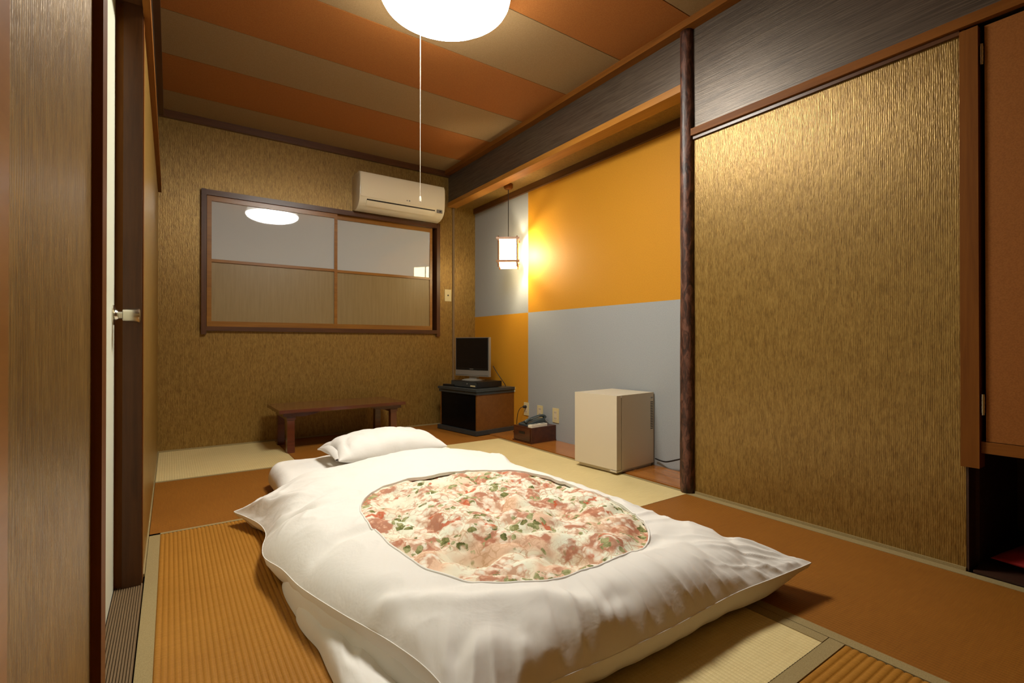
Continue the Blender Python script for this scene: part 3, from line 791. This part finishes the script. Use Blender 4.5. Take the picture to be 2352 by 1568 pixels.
# pillow
def pillow_mesh(a, b, h0, h1, nu=60, nv=44, pinch=0.10, wr=0.006, seed=0.0):
    us = np.linspace(-1, 1, nu); vs = np.linspace(-1, 1, nv)
    us = np.sign(us) * (1 - (1 - np.abs(us)) ** 1.5); vs = np.sign(vs) * (1 - (1 - np.abs(vs)) ** 1.5)
    U, W = np.meshgrid(us, vs, indexing='ij')
    X = U * a * (1 - pinch * (1 - U ** 2) * 0 - pinch * 0.5 * (1 - W ** 2) * 0 ) * (1 - pinch * (1 - np.abs(W)) * (np.abs(U) ** 6))
    Y = W * b * (1 - pinch * (1 - np.abs(U)) * (np.abs(W) ** 6))
    p_ = (np.clip(1 - np.abs(U) ** 2.6, 0, 1) * np.clip(1 - np.abs(W) ** 2.4, 0, 1)) ** 0.5
    n_ = wr * 1.6 * (np.clip(np.abs(pn(X * 10 + seed, Y * 4.5 + seed)) * 3, 0, 1) ** 0.7 - 0.6) + wr * .6 * pn(X * 26 + seed, Y * 26)
    zt = p_ * h1 + n_ * np.clip(p_ * 2, 0, 1); zb = -p_ * h0
    V = np.concatenate([np.stack([X, Y, zt], -1).reshape(-1, 3), np.stack([X, Y, zb], -1).reshape(-1, 3)]); F = []
    for i in range(nu - 1):
        for j in range(nv - 1):
            q = i * nv + j
            F.append((q, q + nv, q + nv + 1, q + 1)); q += nu * nv
            F.append((q, q + 1, q + nv + 1, q + nv))
    return V, F
def weld(o, d=1e-5):
    bm = bmesh.new(); bm.from_mesh(o.data); bmesh.ops.remove_doubles(bm, verts=bm.verts[:], dist=d); bmesh.ops.recalc_face_normals(bm, faces=bm.faces[:]); bm.to_mesh(o.data); bm.free()
    o.data.polygons.foreach_set('use_smooth', [True] * len(o.data.polygons))
for p_ in PLEATS: pleat(*p_)
pl = thing('pillow', 'plump white pillow at the head of the futon', 'pillow', (0.995, 2.715, 0.192), R(2))
V, F = pillow_mesh(0.31, 0.185, 0.052, 0.105)
pc = mk_np('pillowcase', V, F, 'cotton', pl); weld(pc)
# open end of the case with a folded flap
bm = BM()
fl = []
for k in range(13):
    w = -0.165 + 0.33 * k / 12
    fl.append((w, 0.030 * math.cos(w / 0.165 * math.pi / 2)))
prev = None
for w, hz in fl:
    a = [bm.verts.new((-0.285, w, hz + 0.012)), bm.verts.new((-0.318, w * 0.98, hz * 0.8 + 0.006)), bm.verts.new((-0.318, w * 0.98, hz * 0.8 - 0.001)), bm.verts.new((-0.285, w, hz - 0.012))]
    if prev:
        for i in range(3): bm.faces.new((prev[i], prev[i + 1], a[i + 1], a[i]))
    prev = a
mk('case_flap', bm, 'cotton', pl, smooth='all')

# red floor cushion in the closet recess
V, F = pillow_mesh(0.24, 0.24, 0.026, 0.040, 40, 40, 0.06, 0.003, 4.0)
cu = mk_np('floor_cushion', V, F, 'red_cloth'); weld(cu)
cu.location = (2.545, 0.195, 0.037); cu.rotation_euler = (0, 0, R(-8))
tag(cu, 'deep red floor cushion tucked in the dark recess under the closet', 'cushion')

# ------------------------------------------------------------------ low table
tb = thing('low_table', 'red lacquered low table standing against the window wall', 'table', (1.09, 4.0, 0), R(1))
tw, td, th_ = 0.47, 0.24, 0.312
bm = box(BM(), -tw, tw, -td, td, th_ - 0.024, th_); mk('tabletop', bm, 'table_wood', tb, bev=0.006, seg=3, smooth=True)
for sx in (-1, 1):
    for sy in (-1, 1):
        x0 = sx * 0.385; y0 = sy * 0.175
        bm = BM(); box(bm, x0 - 0.024, x0 + 0.024, y0 - 0.024, y0 + 0.024, 0.0, th_ - 0.075)
        for v_ in bm.verts:      # slight flare at the foot
            if v_.co.z < 0.01: v_.co.x = x0 + (v_.co.x - x0) * 1.06; v_.co.y = y0 + (v_.co.y - y0) * 1.06
        mk('leg', bm, 'table_wood', tb, bev=0.003)
    # leg head board
    mk('leg_rail', box(BM(), sx * 0.385 - 0.030, sx * 0.385 + 0.030, -0.205, 0.205, th_ - 0.075, th_ - 0.050), 'table_wood', tb, bev=0.002)
for sy in (-1, 1):
    for sx in (-1, 1):
        pts = [(sx * 0.44, th_ - 0.024), (sx * 0.44, th_ - 0.050), (sx * 0.33, th_ - 0.052), (sx * 0.30, th_ - 0.056), (sx * 0.27, th_ - 0.050), (sx * 0.235, th_ - 0.045), (sx * 0.205, th_ - 0.036), (sx * 0.18, th_ - 0.024)]
        mk('apron', prism(BM(), pts, 'y', sy * 0.205 - 0.010, sy * 0.205 + 0.010), 'table_wood', tb, bev=0.001)

# ------------------------------------------------------------------ television stand and what is on it
SA = R(8.5)
st = thing('tv_stand', 'boxy brown veneer television stand with charcoal top in the alcove corner', 'tv stand', (2.300, 3.885, 0), SA)
# local: front faces -x, width along y
D2, W2 = 0.215, 0.265
mk('base', box(BM(), -D2 - 0.022, D2, -W2 - 0.018, W2 + 0.018, 0.005, 0.040), 'charcoal', st, bev=0.003)
mk('side_panel', box(BM(), -D2, D2, -W2, -W2 + 0.016, 0.040, 0.345), 'veneer', st, bev=0.001)
mk('side_panel', box(BM(), -D2, D2, W2 - 0.016, W2, 0.040, 0.345), 'veneer', st, bev=0.001)
mk('back_panel', box(BM(), D2 - 0.012, D2, -W2 + 0.016, W2 - 0.016, 0.040, 0.345), 'charcoal', st)
mk('shelf', box(BM(), -D2 + 0.05, D2 - 0.012, -W2 + 0.016, W2 - 0.016, 0.185, 0.197), 'charcoal', st)
gd = mk('glass_door', box(BM(), -D2 - 0.001, -D2 + 0.006, -W2 + 0.018, W2 - 0.018, 0.042, 0.343), 'smoked', st, bev=0.001)
mk('under_slab', box(BM(), -D2 - 0.012, D2, -W2 - 0.008, W2 + 0.008, 0.345, 0.366), 'charcoal', st, bev=0.003)
mk('top_slab', box(BM(), -D2 - 0.020, D2, -W2 - 0.016, W2 + 0.016, 0.370, 0.392), 'charcoal', st, bev=0.004)
mk('turntable', box(BM(), -D2 - 0.002, D2 - 0.02, -W2 + 0.004, W2 - 0.004, 0.366, 0.370), 'black_plastic', st)
for z0, z1 in ((0.347, 0.364), (0.372, 0.388)):
    mk('corner_cap', box(BM(), D2 - 0.004, D2 + 0.003, -W2 - 0.0185, -W2 + 0.004, z0, z1), 'plate', st, bev=0.001)
for sx in (-1, 1):
    for sy in (-1, 1):
        mk('foot', lathe(BM(), [(0.014, 0.0), (0.016, 0.006)], 12, (sx * 0.18, sy * 0.22, 0)), 'black_plastic', st)
def onst(x, y, z):
    return (2.300 + x * math.cos(SA) - y * math.sin(SA), 3.885 + x * math.sin(SA) + y * math.cos(SA), z)
rec = thing('video_recorder', 'flat black video player under the television', 'video player', onst(-0.02, -0.02, 0.392), SA)
mk('case', box(BM(), -0.145, 0.14, -0.185, 0.185, 0.006, 0.056), 'black_plastic', rec, bev=0.003)
mk('faceplate', box(BM(), -0.150, -0.145, -0.180, 0.180, 0.008, 0.052), 'charcoal', rec, bev=0.001)
mk('display', box(BM(), -0.1515, -0.150, -0.165, -0.100, 0.014, 0.026), 'plate', rec)
mk('button', lathe(BM(), [(0.006, -0.154), (0.006, -0.150)], 14, (0, -0.055, 0.035), 'x'), 'silver', rec)
for sy in (-1, 1):
    mk('foot', box(BM(), -0.12, 0.12, sy * 0.15 - 0.012, sy * 0.15 + 0.012, 0.0, 0.006), 'black_plastic', rec)
rm = thing('remote_control', 'slim black remote control lying left of the video player', 'remote', onst(-0.165, 0.185, 0.392), SA + R(10))
mk('body', box(BM(), -0.022, 0.022, -0.07, 0.07, 0.0, 0.018), 'black_plastic', rm, bev=0.004)
for k in range(5):
    mk('button', box(BM(), -0.010, 0.010, -0.05 + k * 0.02, -0.040 + k * 0.02, 0.018, 0.0195), 'charcoal', rm)
tv = thing('television', 'small silver flat television with a black screen', 'television', onst(-0.03, 0.015, 0.449), SA + R(9))
mk('foot_plate', lathe(BM(), [(0.0, 0.0), (0.105, 0.0), (0.105, 0.004), (0.085, 0.010), (0.03, 0.016), (0.0, 0.017)], 40), 'silver', tv, smooth=True)
mk('neck', box(BM(), -0.005, 0.030, -0.045, 0.045, 0.012, 0.075), 'silver', tv, bev=0.005)
tvb = mk('body', box(BM(), -0.020, 0.006, -0.205, 0.205, 0.036, 0.388), 'silver', tv, bev=0.005, smooth=True)
mk('rear_housing', box(BM(), 0.006, 0.050, -0.15, 0.15, 0.08, 0.34), 'black_plastic', tv, bev=0.010)
bz = mk('bezel', box(BM(), -0.0235, -0.019, -0.196, 0.196, 0.092, 0.383), 'black_plastic', tv, bev=0.0015)
mk('screen', box(BM(), -0.0245, -0.0230, -0.183, 0.183, 0.112, 0.374), 'screen', bz)
mk('speaker_bar', prism(BM(), [(-0.020, 0.042), (-0.024, 0.048), (-0.0225, 0.090), (-0.019, 0.092)], 'y', -0.198, 0.198), 'silver', tv, bev=0.0008)
mk('logo', box(BM(), -0.0248, -0.0236, -0.022, 0.022, 0.099, 0.1045), 'silver', tv)
# cable behind the television
cab = mk('television_cable', tube(BM(), smooth_path([onst(0.066, -0.150, 0.58), onst(0.082, -0.175, 0.53), onst(0.100, -0.215, 0.47), onst(0.125, -0.240, 0.42), onst(0.130, -0.245, 0.396)]), 0.0035, 6), 'black_cord', smooth='all')
tag(cab, 'thin black cable dropping behind the small television', 'cable')

# ------------------------------------------------------------------ telephone box
bxA = R(3)
bx_ = thing('drawer_box', 'small dark red wooden box with a drawer under the telephone', 'box', (2.415, 3.168, 0.004), bxA)
mk('body', box(BM(), -0.125, 0.130, -0.112, 0.112, 0.006, 0.122), 'box_wood', bx_, bev=0.002)
mk('base_board', box(BM(), -0.132, 0.130, -0.116, 0.120, 0.0, 0.008), 'box_wood', bx_, bev=0.001)
dr = mk('drawer_front', box(BM(), -0.131, -0.125, -0.098, 0.098, 0.016, 0.108), 'box_wood', bx_, bev=0.002)
mk('finger_slot', box(BM(), -0.1325, -0.1305, -0.035, 0.035, 0.066, 0.086), 'black_plastic', dr, bev=0.0008)
def onbx(x, y, z):
    return (2.415 + x * math.cos(bxA) - y * math.sin(bxA), 3.168 + x * math.sin(bxA) + y * math.cos(bxA), 0.004 + z)
ph = thing('telephone', 'blue grey telephone with its handset resting on the wooden box', 'telephone', onbx(0.0, 0.020, 0.1225), bxA)
bm = BM(); prism(bm, [(-0.10, 0.0), (0.085, 0.0), (0.085, 0.046), (0.06, 0.05), (-0.10, 0.014)], 'y', -0.055, 0.065); mk('body', bm, 'phone', ph, bev=0.004, smooth=True)
hs = smooth_path([(-0.105, -0.030, 0.030), (-0.08, -0.030, 0.046), (-0.02, -0.030, 0.060), (0.04, -0.030, 0.070), (0.085, -0.030, 0.066), (0.100, -0.030, 0.050)])
hset = mk('handset', tube(BM(), hs, [0.010 + 0.008 * abs(2 * i / (len(hs) - 1) - 1) ** 2 for i in range(len(hs))], 12), 'phone', ph, smooth='all')
mk('handset_stripe', tube(BM(), smooth_path([(-0.06, -0.043, 0.052), (0.0, -0.043, 0.064), (0.03, -0.043, 0.068)]), 0.0025, 6), 'silver', hset, smooth='all')
for i in range(4):
    for j in range(3):
        mk('key', box(BM(), -0.08 + i * 0.022, -0.065 + i * 0.022, 0.005 + j * 0.017, 0.017 + j * 0.017, 0.018 + i * 0.0052, 0.023 + i * 0.0052), 'charcoal', ph)
coil = [(0.09 + 0.0 * k, -0.030 - 0.05 * k / 60 + 0.006 * math.cos(k * 0.9), 0.045 - 0.03 * k / 60 + 0.006 * math.sin(k * 0.9)) for k in range(61)]
mk('coiled_cord', tube(BM(), coil, 0.0018, 6), 'silver', ph, smooth='all')
rm2 = thing('white_remote', 'white remote control lying in front of the telephone', 'remote', onbx(-0.035, -0.080, 0.1225), bxA + R(4))
mk('body', box(BM(), -0.085, 0.085, -0.022, 0.022, 0.0, 0.020), 'white_plastic', rm2, bev=0.004)
mk('window', box(BM(), 0.03, 0.070, -0.014, 0.014, 0.020, 0.0212), 'silver', rm2)
for i in range(3):
    mk('button', box(BM(), -0.065 + i * 0.026, -0.048 + i * 0.026, -0.010, 0.010, 0.020, 0.0215), 'silver', rm2)

# ------------------------------------------------------------------ outlets on the alcove wall and switch by the window
def outlet(y, z, hw, hh, label, plug=False):
    o = thing('wall_outlet', label, 'outlet', (XA, y, z), 0)
    mk('plate', box(BM(), -0.006, 0.0, -hw, hw, -hh, hh), 'plate', o, bev=0.002)
    mk('socket_face', box(BM(), -0.008, -0.006, -hw * 0.45, hw * 0.45, -hh * 0.62, hh * 0.62), 'cream_plastic', o, bev=0.001)
    for dz in (-0.4, 0.4):
        for dy in (-0.2, 0.2):
            mk('slot', box(BM(), -0.0086, -0.0078, hw * dy - 0.0016, hw * dy + 0.0016, hh * dz - 0.006, hh * dz + 0.006), 'black_plastic', o)
    return o
outlet(3.462, 0.212, 0.034, 0.056, 'ivory outlet plate with a black plug by the television stand')
outlet(3.268, 0.212, 0.036, 0.050, 'ivory wall plate behind the telephone between two others')
outlet(3.064, 0.203, 0.038, 0.058, 'ivory outlet plate nearest the small refrigerator')
pg = thing('power_plug', 'black plug and cord pushed into the outlet by the television stand', 'plug', (XA - 0.009, 3.462, 0.232), 0)
mk('plug_body', lathe(BM(), [(0.008, -0.030), (0.012, -0.022), (0.013, 0.0)], 16, (0, 0, 0), 'x'), 'black_cord', pg, smooth=True)
mk('cord', tube(BM(), smooth_path([(-0.028, 0.0, 0.0), (-0.050, 0.012, -0.010), (-0.062, 0.030, -0.05), (-0.066, 0.040, -0.11), (-0.070, 0.048, -0.205), (-0.076, 0.085, -0.221)]), 0.003, 6), 'black_cord', pg, smooth='all')
sw = thing('wall_switch', 'small ivory switch plate on the window wall beside the batten', 'switch', (2.243, YB, 1.255), 0)
mk('plate', box(BM(), -0.035, 0.035, -0.006, 0.0, -0.058, 0.058), 'plate', sw, bev=0.002)
mk('switch_hole', lathe(BM(), [(0.008, -0.0085), (0.008, -0.0055)], 16, (0, 0, 0), 'y'), 'black_plastic', sw, smooth=True)

# ------------------------------------------------------------------ refrigerator
fA = R(5)
fr = thing('mini_refrigerator', 'small beige refrigerator standing on the alcove board', 'refrigerator', (2.345, 2.232, 0.004), fA)
mk('base', box(BM(), -0.165, 0.185, -0.150, 0.150, 0.0, 0.018), 'fridge', fr, bev=0.004)
mk('cabinet', box(BM(), -0.140, 0.185, -0.168, 0.168, 0.018, 0.466), 'fridge', fr, bev=0.005, smooth=True)
dd_ = mk('door', box(BM(), -0.188, -0.146, -0.168, 0.168, 0.024, 0.466), 'fridge', fr, bev=0.006, smooth=True)
mk('door_gasket', box(BM(), -0.147, -0.139, -0.160, 0.160, 0.030, 0.458), 'charcoal', fr)
mk('hinge_plate', box(BM(), -0.192, -0.13, -0.168, -0.120, 0.012, 0.021), 'fridge', fr, bev=0.003)
mk('hinge_cap', box(BM(), -0.150, -0.138, -0.1695, -0.140, 0.452, 0.4665), 'white_plastic', fr, bev=0.001)
for i in range(17):
    mk('vent_slot', box(BM(), 0.150, 0.177, -0.1688, -0.1672, 0.235 + i * 0.0105, 0.240 + i * 0.0105), 'black_plastic', fr)
mk('badge', box(BM(), 0.155, 0.175, -0.1690, -0.1675, 0.428, 0.438), 'silver', fr)
fc = mk('refrigerator_cord', tube(BM(), smooth_path([(2.535, 2.06, 0.050), (2.532, 2.02, 0.046), (2.515, 1.96, 0.052), (2.505, 1.88, 0.080), (2.490, 1.80, 0.110), (2.470, 1.72, 0.130)]), 0.0045, 8), 'black_cord', smooth='all')
tag(fc, 'black power cord running from the refrigerator behind the log pillar', 'cord')

# ------------------------------------------------------------------ air conditioner
ac = thing('air_conditioner', 'ivory wall air conditioner above the window', 'air conditioner', (1.705, YB, 1.93), 0)
sec = [(0.0, 0.02), (0.0, 0.315), (-0.185, 0.315), (-0.200, 0.305), (-0.213, 0.280), (-0.216, 0.200), (-0.212, 0.125), (-0.205, 0.085), (-0.19, 0.055), (-0.160, 0.028), (-0.12, 0.010), (-0.06, 0.002)]
mk('housing', prism(BM(), sec, 'x', -0.398, 0.398), 'ac_plastic', ac, bev=0.004, smooth=True)
fp = [(-0.2135, 0.098), (-0.2165, 0.130), (-0.2205, 0.200), (-0.2175, 0.282), (-0.205, 0.308), (-0.200, 0.306), (-0.211, 0.28), (-0.215, 0.20), (-0.211, 0.13), (-0.208, 0.10)]
fpo = mk('front_panel', prism(BM(), fp, 'x', -0.392, 0.392), 'ac_plastic', ac, smooth=True)
for dx, w in ((-0.012, 0.004), (0.010, 0.007)):
    mk('emblem', box(BM(), 0.035 + dx - w, 0.035 + dx + w, -0.2185, -0.2160, 0.118, 0.128), 'silver', fpo)
mk('outlet_gap', prism(BM(), [(-0.2035, 0.072), (-0.2065, 0.083), (-0.20, 0.083), (-0.195, 0.07)], 'x', -0.335, 0.300), 'black_plastic', ac)
lv = mk('louver', prism(BM(), [(-0.2075, 0.071), (-0.197, 0.052), (-0.172, 0.030), (-0.168, 0.033), (-0.193, 0.056), (-0.203, 0.072)], 'x', -0.335, 0.300), 'ac_plastic', ac, smooth=True)
bm = BM(); box(bm, 0.318, 0.372, -0.2135, -0.2050, 0.060, 0.090); mk('indicator', bm, 'silver', ac, bev=0.003)
mk('sensor', lathe(BM(), [(0.0, -0.2165), (0.008, -0.2165), (0.009, -0.2120)], 18, (0.350, 0, 0.075), 'y'), 'charcoal', ac, smooth=True)

# ------------------------------------------------------------------ ceiling lamp
lp = thing('ceiling_lamp', 'round white ceiling lamp with a pull cord', 'lamp', (1.03, 2.02, ZC))
mk('mount', lathe(BM(), [(0.10, 0.0), (0.10, -0.035), (0.27, -0.045), (0.27, -0.052)], 48), 'white_plastic', lp, smooth=True)
bm = BM(); lathe(bm, [(0.262, -0.048), (0.280, -0.050), (0.296, -0.100), (0.292, -0.102), (0.27, -0.060)], 72); rimo = mk('rim', bm, 'lamp_band', lp, smooth=True)
for ring_z, rr_ in ((-0.062, 0.2845), (-0.076, 0.289), (-0.090, 0.2935)):
    bm = BM()
    for k in range(96):
        a = 2 * math.pi * (k + (0.5 if ring_z == -0.076 else 0)) / 96
        bmesh.ops.create_icosphere(bm, subdivisions=1, radius=0.0055, matrix=Matrix.Translation((rr_ * math.cos(a), rr_ * math.sin(a), ring_z)))
    b_ = mk('bead_band', bm, 'rim', rimo, smooth='all'); b_['kind'] = 'stuff'
mk('diffuser', lathe(BM(), [(0.284, -0.100), (0.292, -0.106), (0.292, -0.114), (0.284, -0.128), (0.255, -0.148), (0.21, -0.164), (0.15, -0.177), (0.07, -0.185), (0.0, -0.187)], 72), 'lamp', lp, smooth='all')
pcx, pcy = 0.986 - 1.03, 2.20 - 2.02
cd_ = mk('pull_cord', tube(BM(), [(pcx, pcy, -0.165), (pcx, pcy, -0.98)], 0.0011, 6), 'white_plastic', lp)
mk('pull_knob', lathe(BM(), [(0.0, -0.975), (0.004, -0.978), (0.006, -0.990), (0.0055, -1.002), (0.0, -1.006)], 14, (pcx, pcy, 0)), 'white_plastic', cd_, smooth=True)

# ------------------------------------------------------------------ pendant lantern in the alcove
pn_ = thing('pendant_lantern', 'square wooden framed lantern hanging in the alcove', 'lantern', (2.385, 3.50, 0), R(-38))
mk('ceiling_cup', lathe(BM(), [(0.040, 2.150), (0.040, 2.120), (0.030, 2.108), (0.006, 2.104)], 28), 'wood_mid', pn_, smooth=True)
mk('cord', tube(BM(), [(0, 0, 2.106), (0, 0, 1.69)], 0.0035, 8), 'black_cord', pn_)
s_ = 0.070
bm = BM()
zz0, zz1 = 1.435, 1.668
for a, b in (((-s_, -s_), (s_, -s_)), ((s_, s_), (-s_, s_)), ((-s_, s_), (-s_, -s_))):
    vs = [bm.verts.new((a[0], a[1], zz0)), bm.verts.new((b[0], b[1], zz0)), bm.verts.new((b[0], b[1], zz1)), bm.verts.new((a[0], a[1], zz1))]
    bm.faces.new(vs)
bmesh.ops.remove_doubles(bm, verts=bm.verts[:], dist=1e-5)
bmesh.ops.solidify(bm, geom=bm.faces[:], thickness=0.003)
mk('lantern_shade', bm, 'lantern', pn_)
for z, in ((1.672,), (1.478,)):
    for sgn in (-1, 1):
        mk('frame_bar', box(BM(), -0.098, 0.098, sgn * 0.079 - 0.007, sgn * 0.079 + 0.007, z - 0.009, z + 0.009), 'wood_amber_y', pn_, bev=0.001)
        mk('frame_bar', box(BM(), sgn * 0.079 - 0.007, sgn * 0.079 + 0.007, -0.098, 0.098, z - 0.022, z - 0.004), 'wood_amber_y', pn_, bev=0.001)
for sx in (-1, 1):
    for sy in (-1, 1):
        mk('corner_post', box(BM(), sx * 0.079 - 0.005, sx * 0.079 + 0.005, sy * 0.079 - 0.005, sy * 0.079 + 0.005, 1.430, 1.690), 'wood_mid', pn_, bev=0.001)
mk('cross_bar', box(BM(), -0.079, 0.079, -0.010, 0.010, 1.676, 1.684), 'wood_mid_x', pn_)
mk('cord_cap', lathe(BM(), [(0.022, 1.684), (0.018, 1.694), (0.005, 1.700)], 20), 'black_cord', pn_, smooth=True)
bm = BM(); lathe(bm, [(0.0, 1.535), (0.012, 1.538), (0.020, 1.548), (0.022, 1.562), (0.016, 1.582), (0.011, 1.592)], 20); bl = mk('bulb', bm, 'bulb', pn_, smooth='all')
mk('bulb_socket', lathe(BM(), [(0.012, 1.592), (0.016, 1.596), (0.016, 1.676)], 20), 'black_plastic', bl, smooth=True)
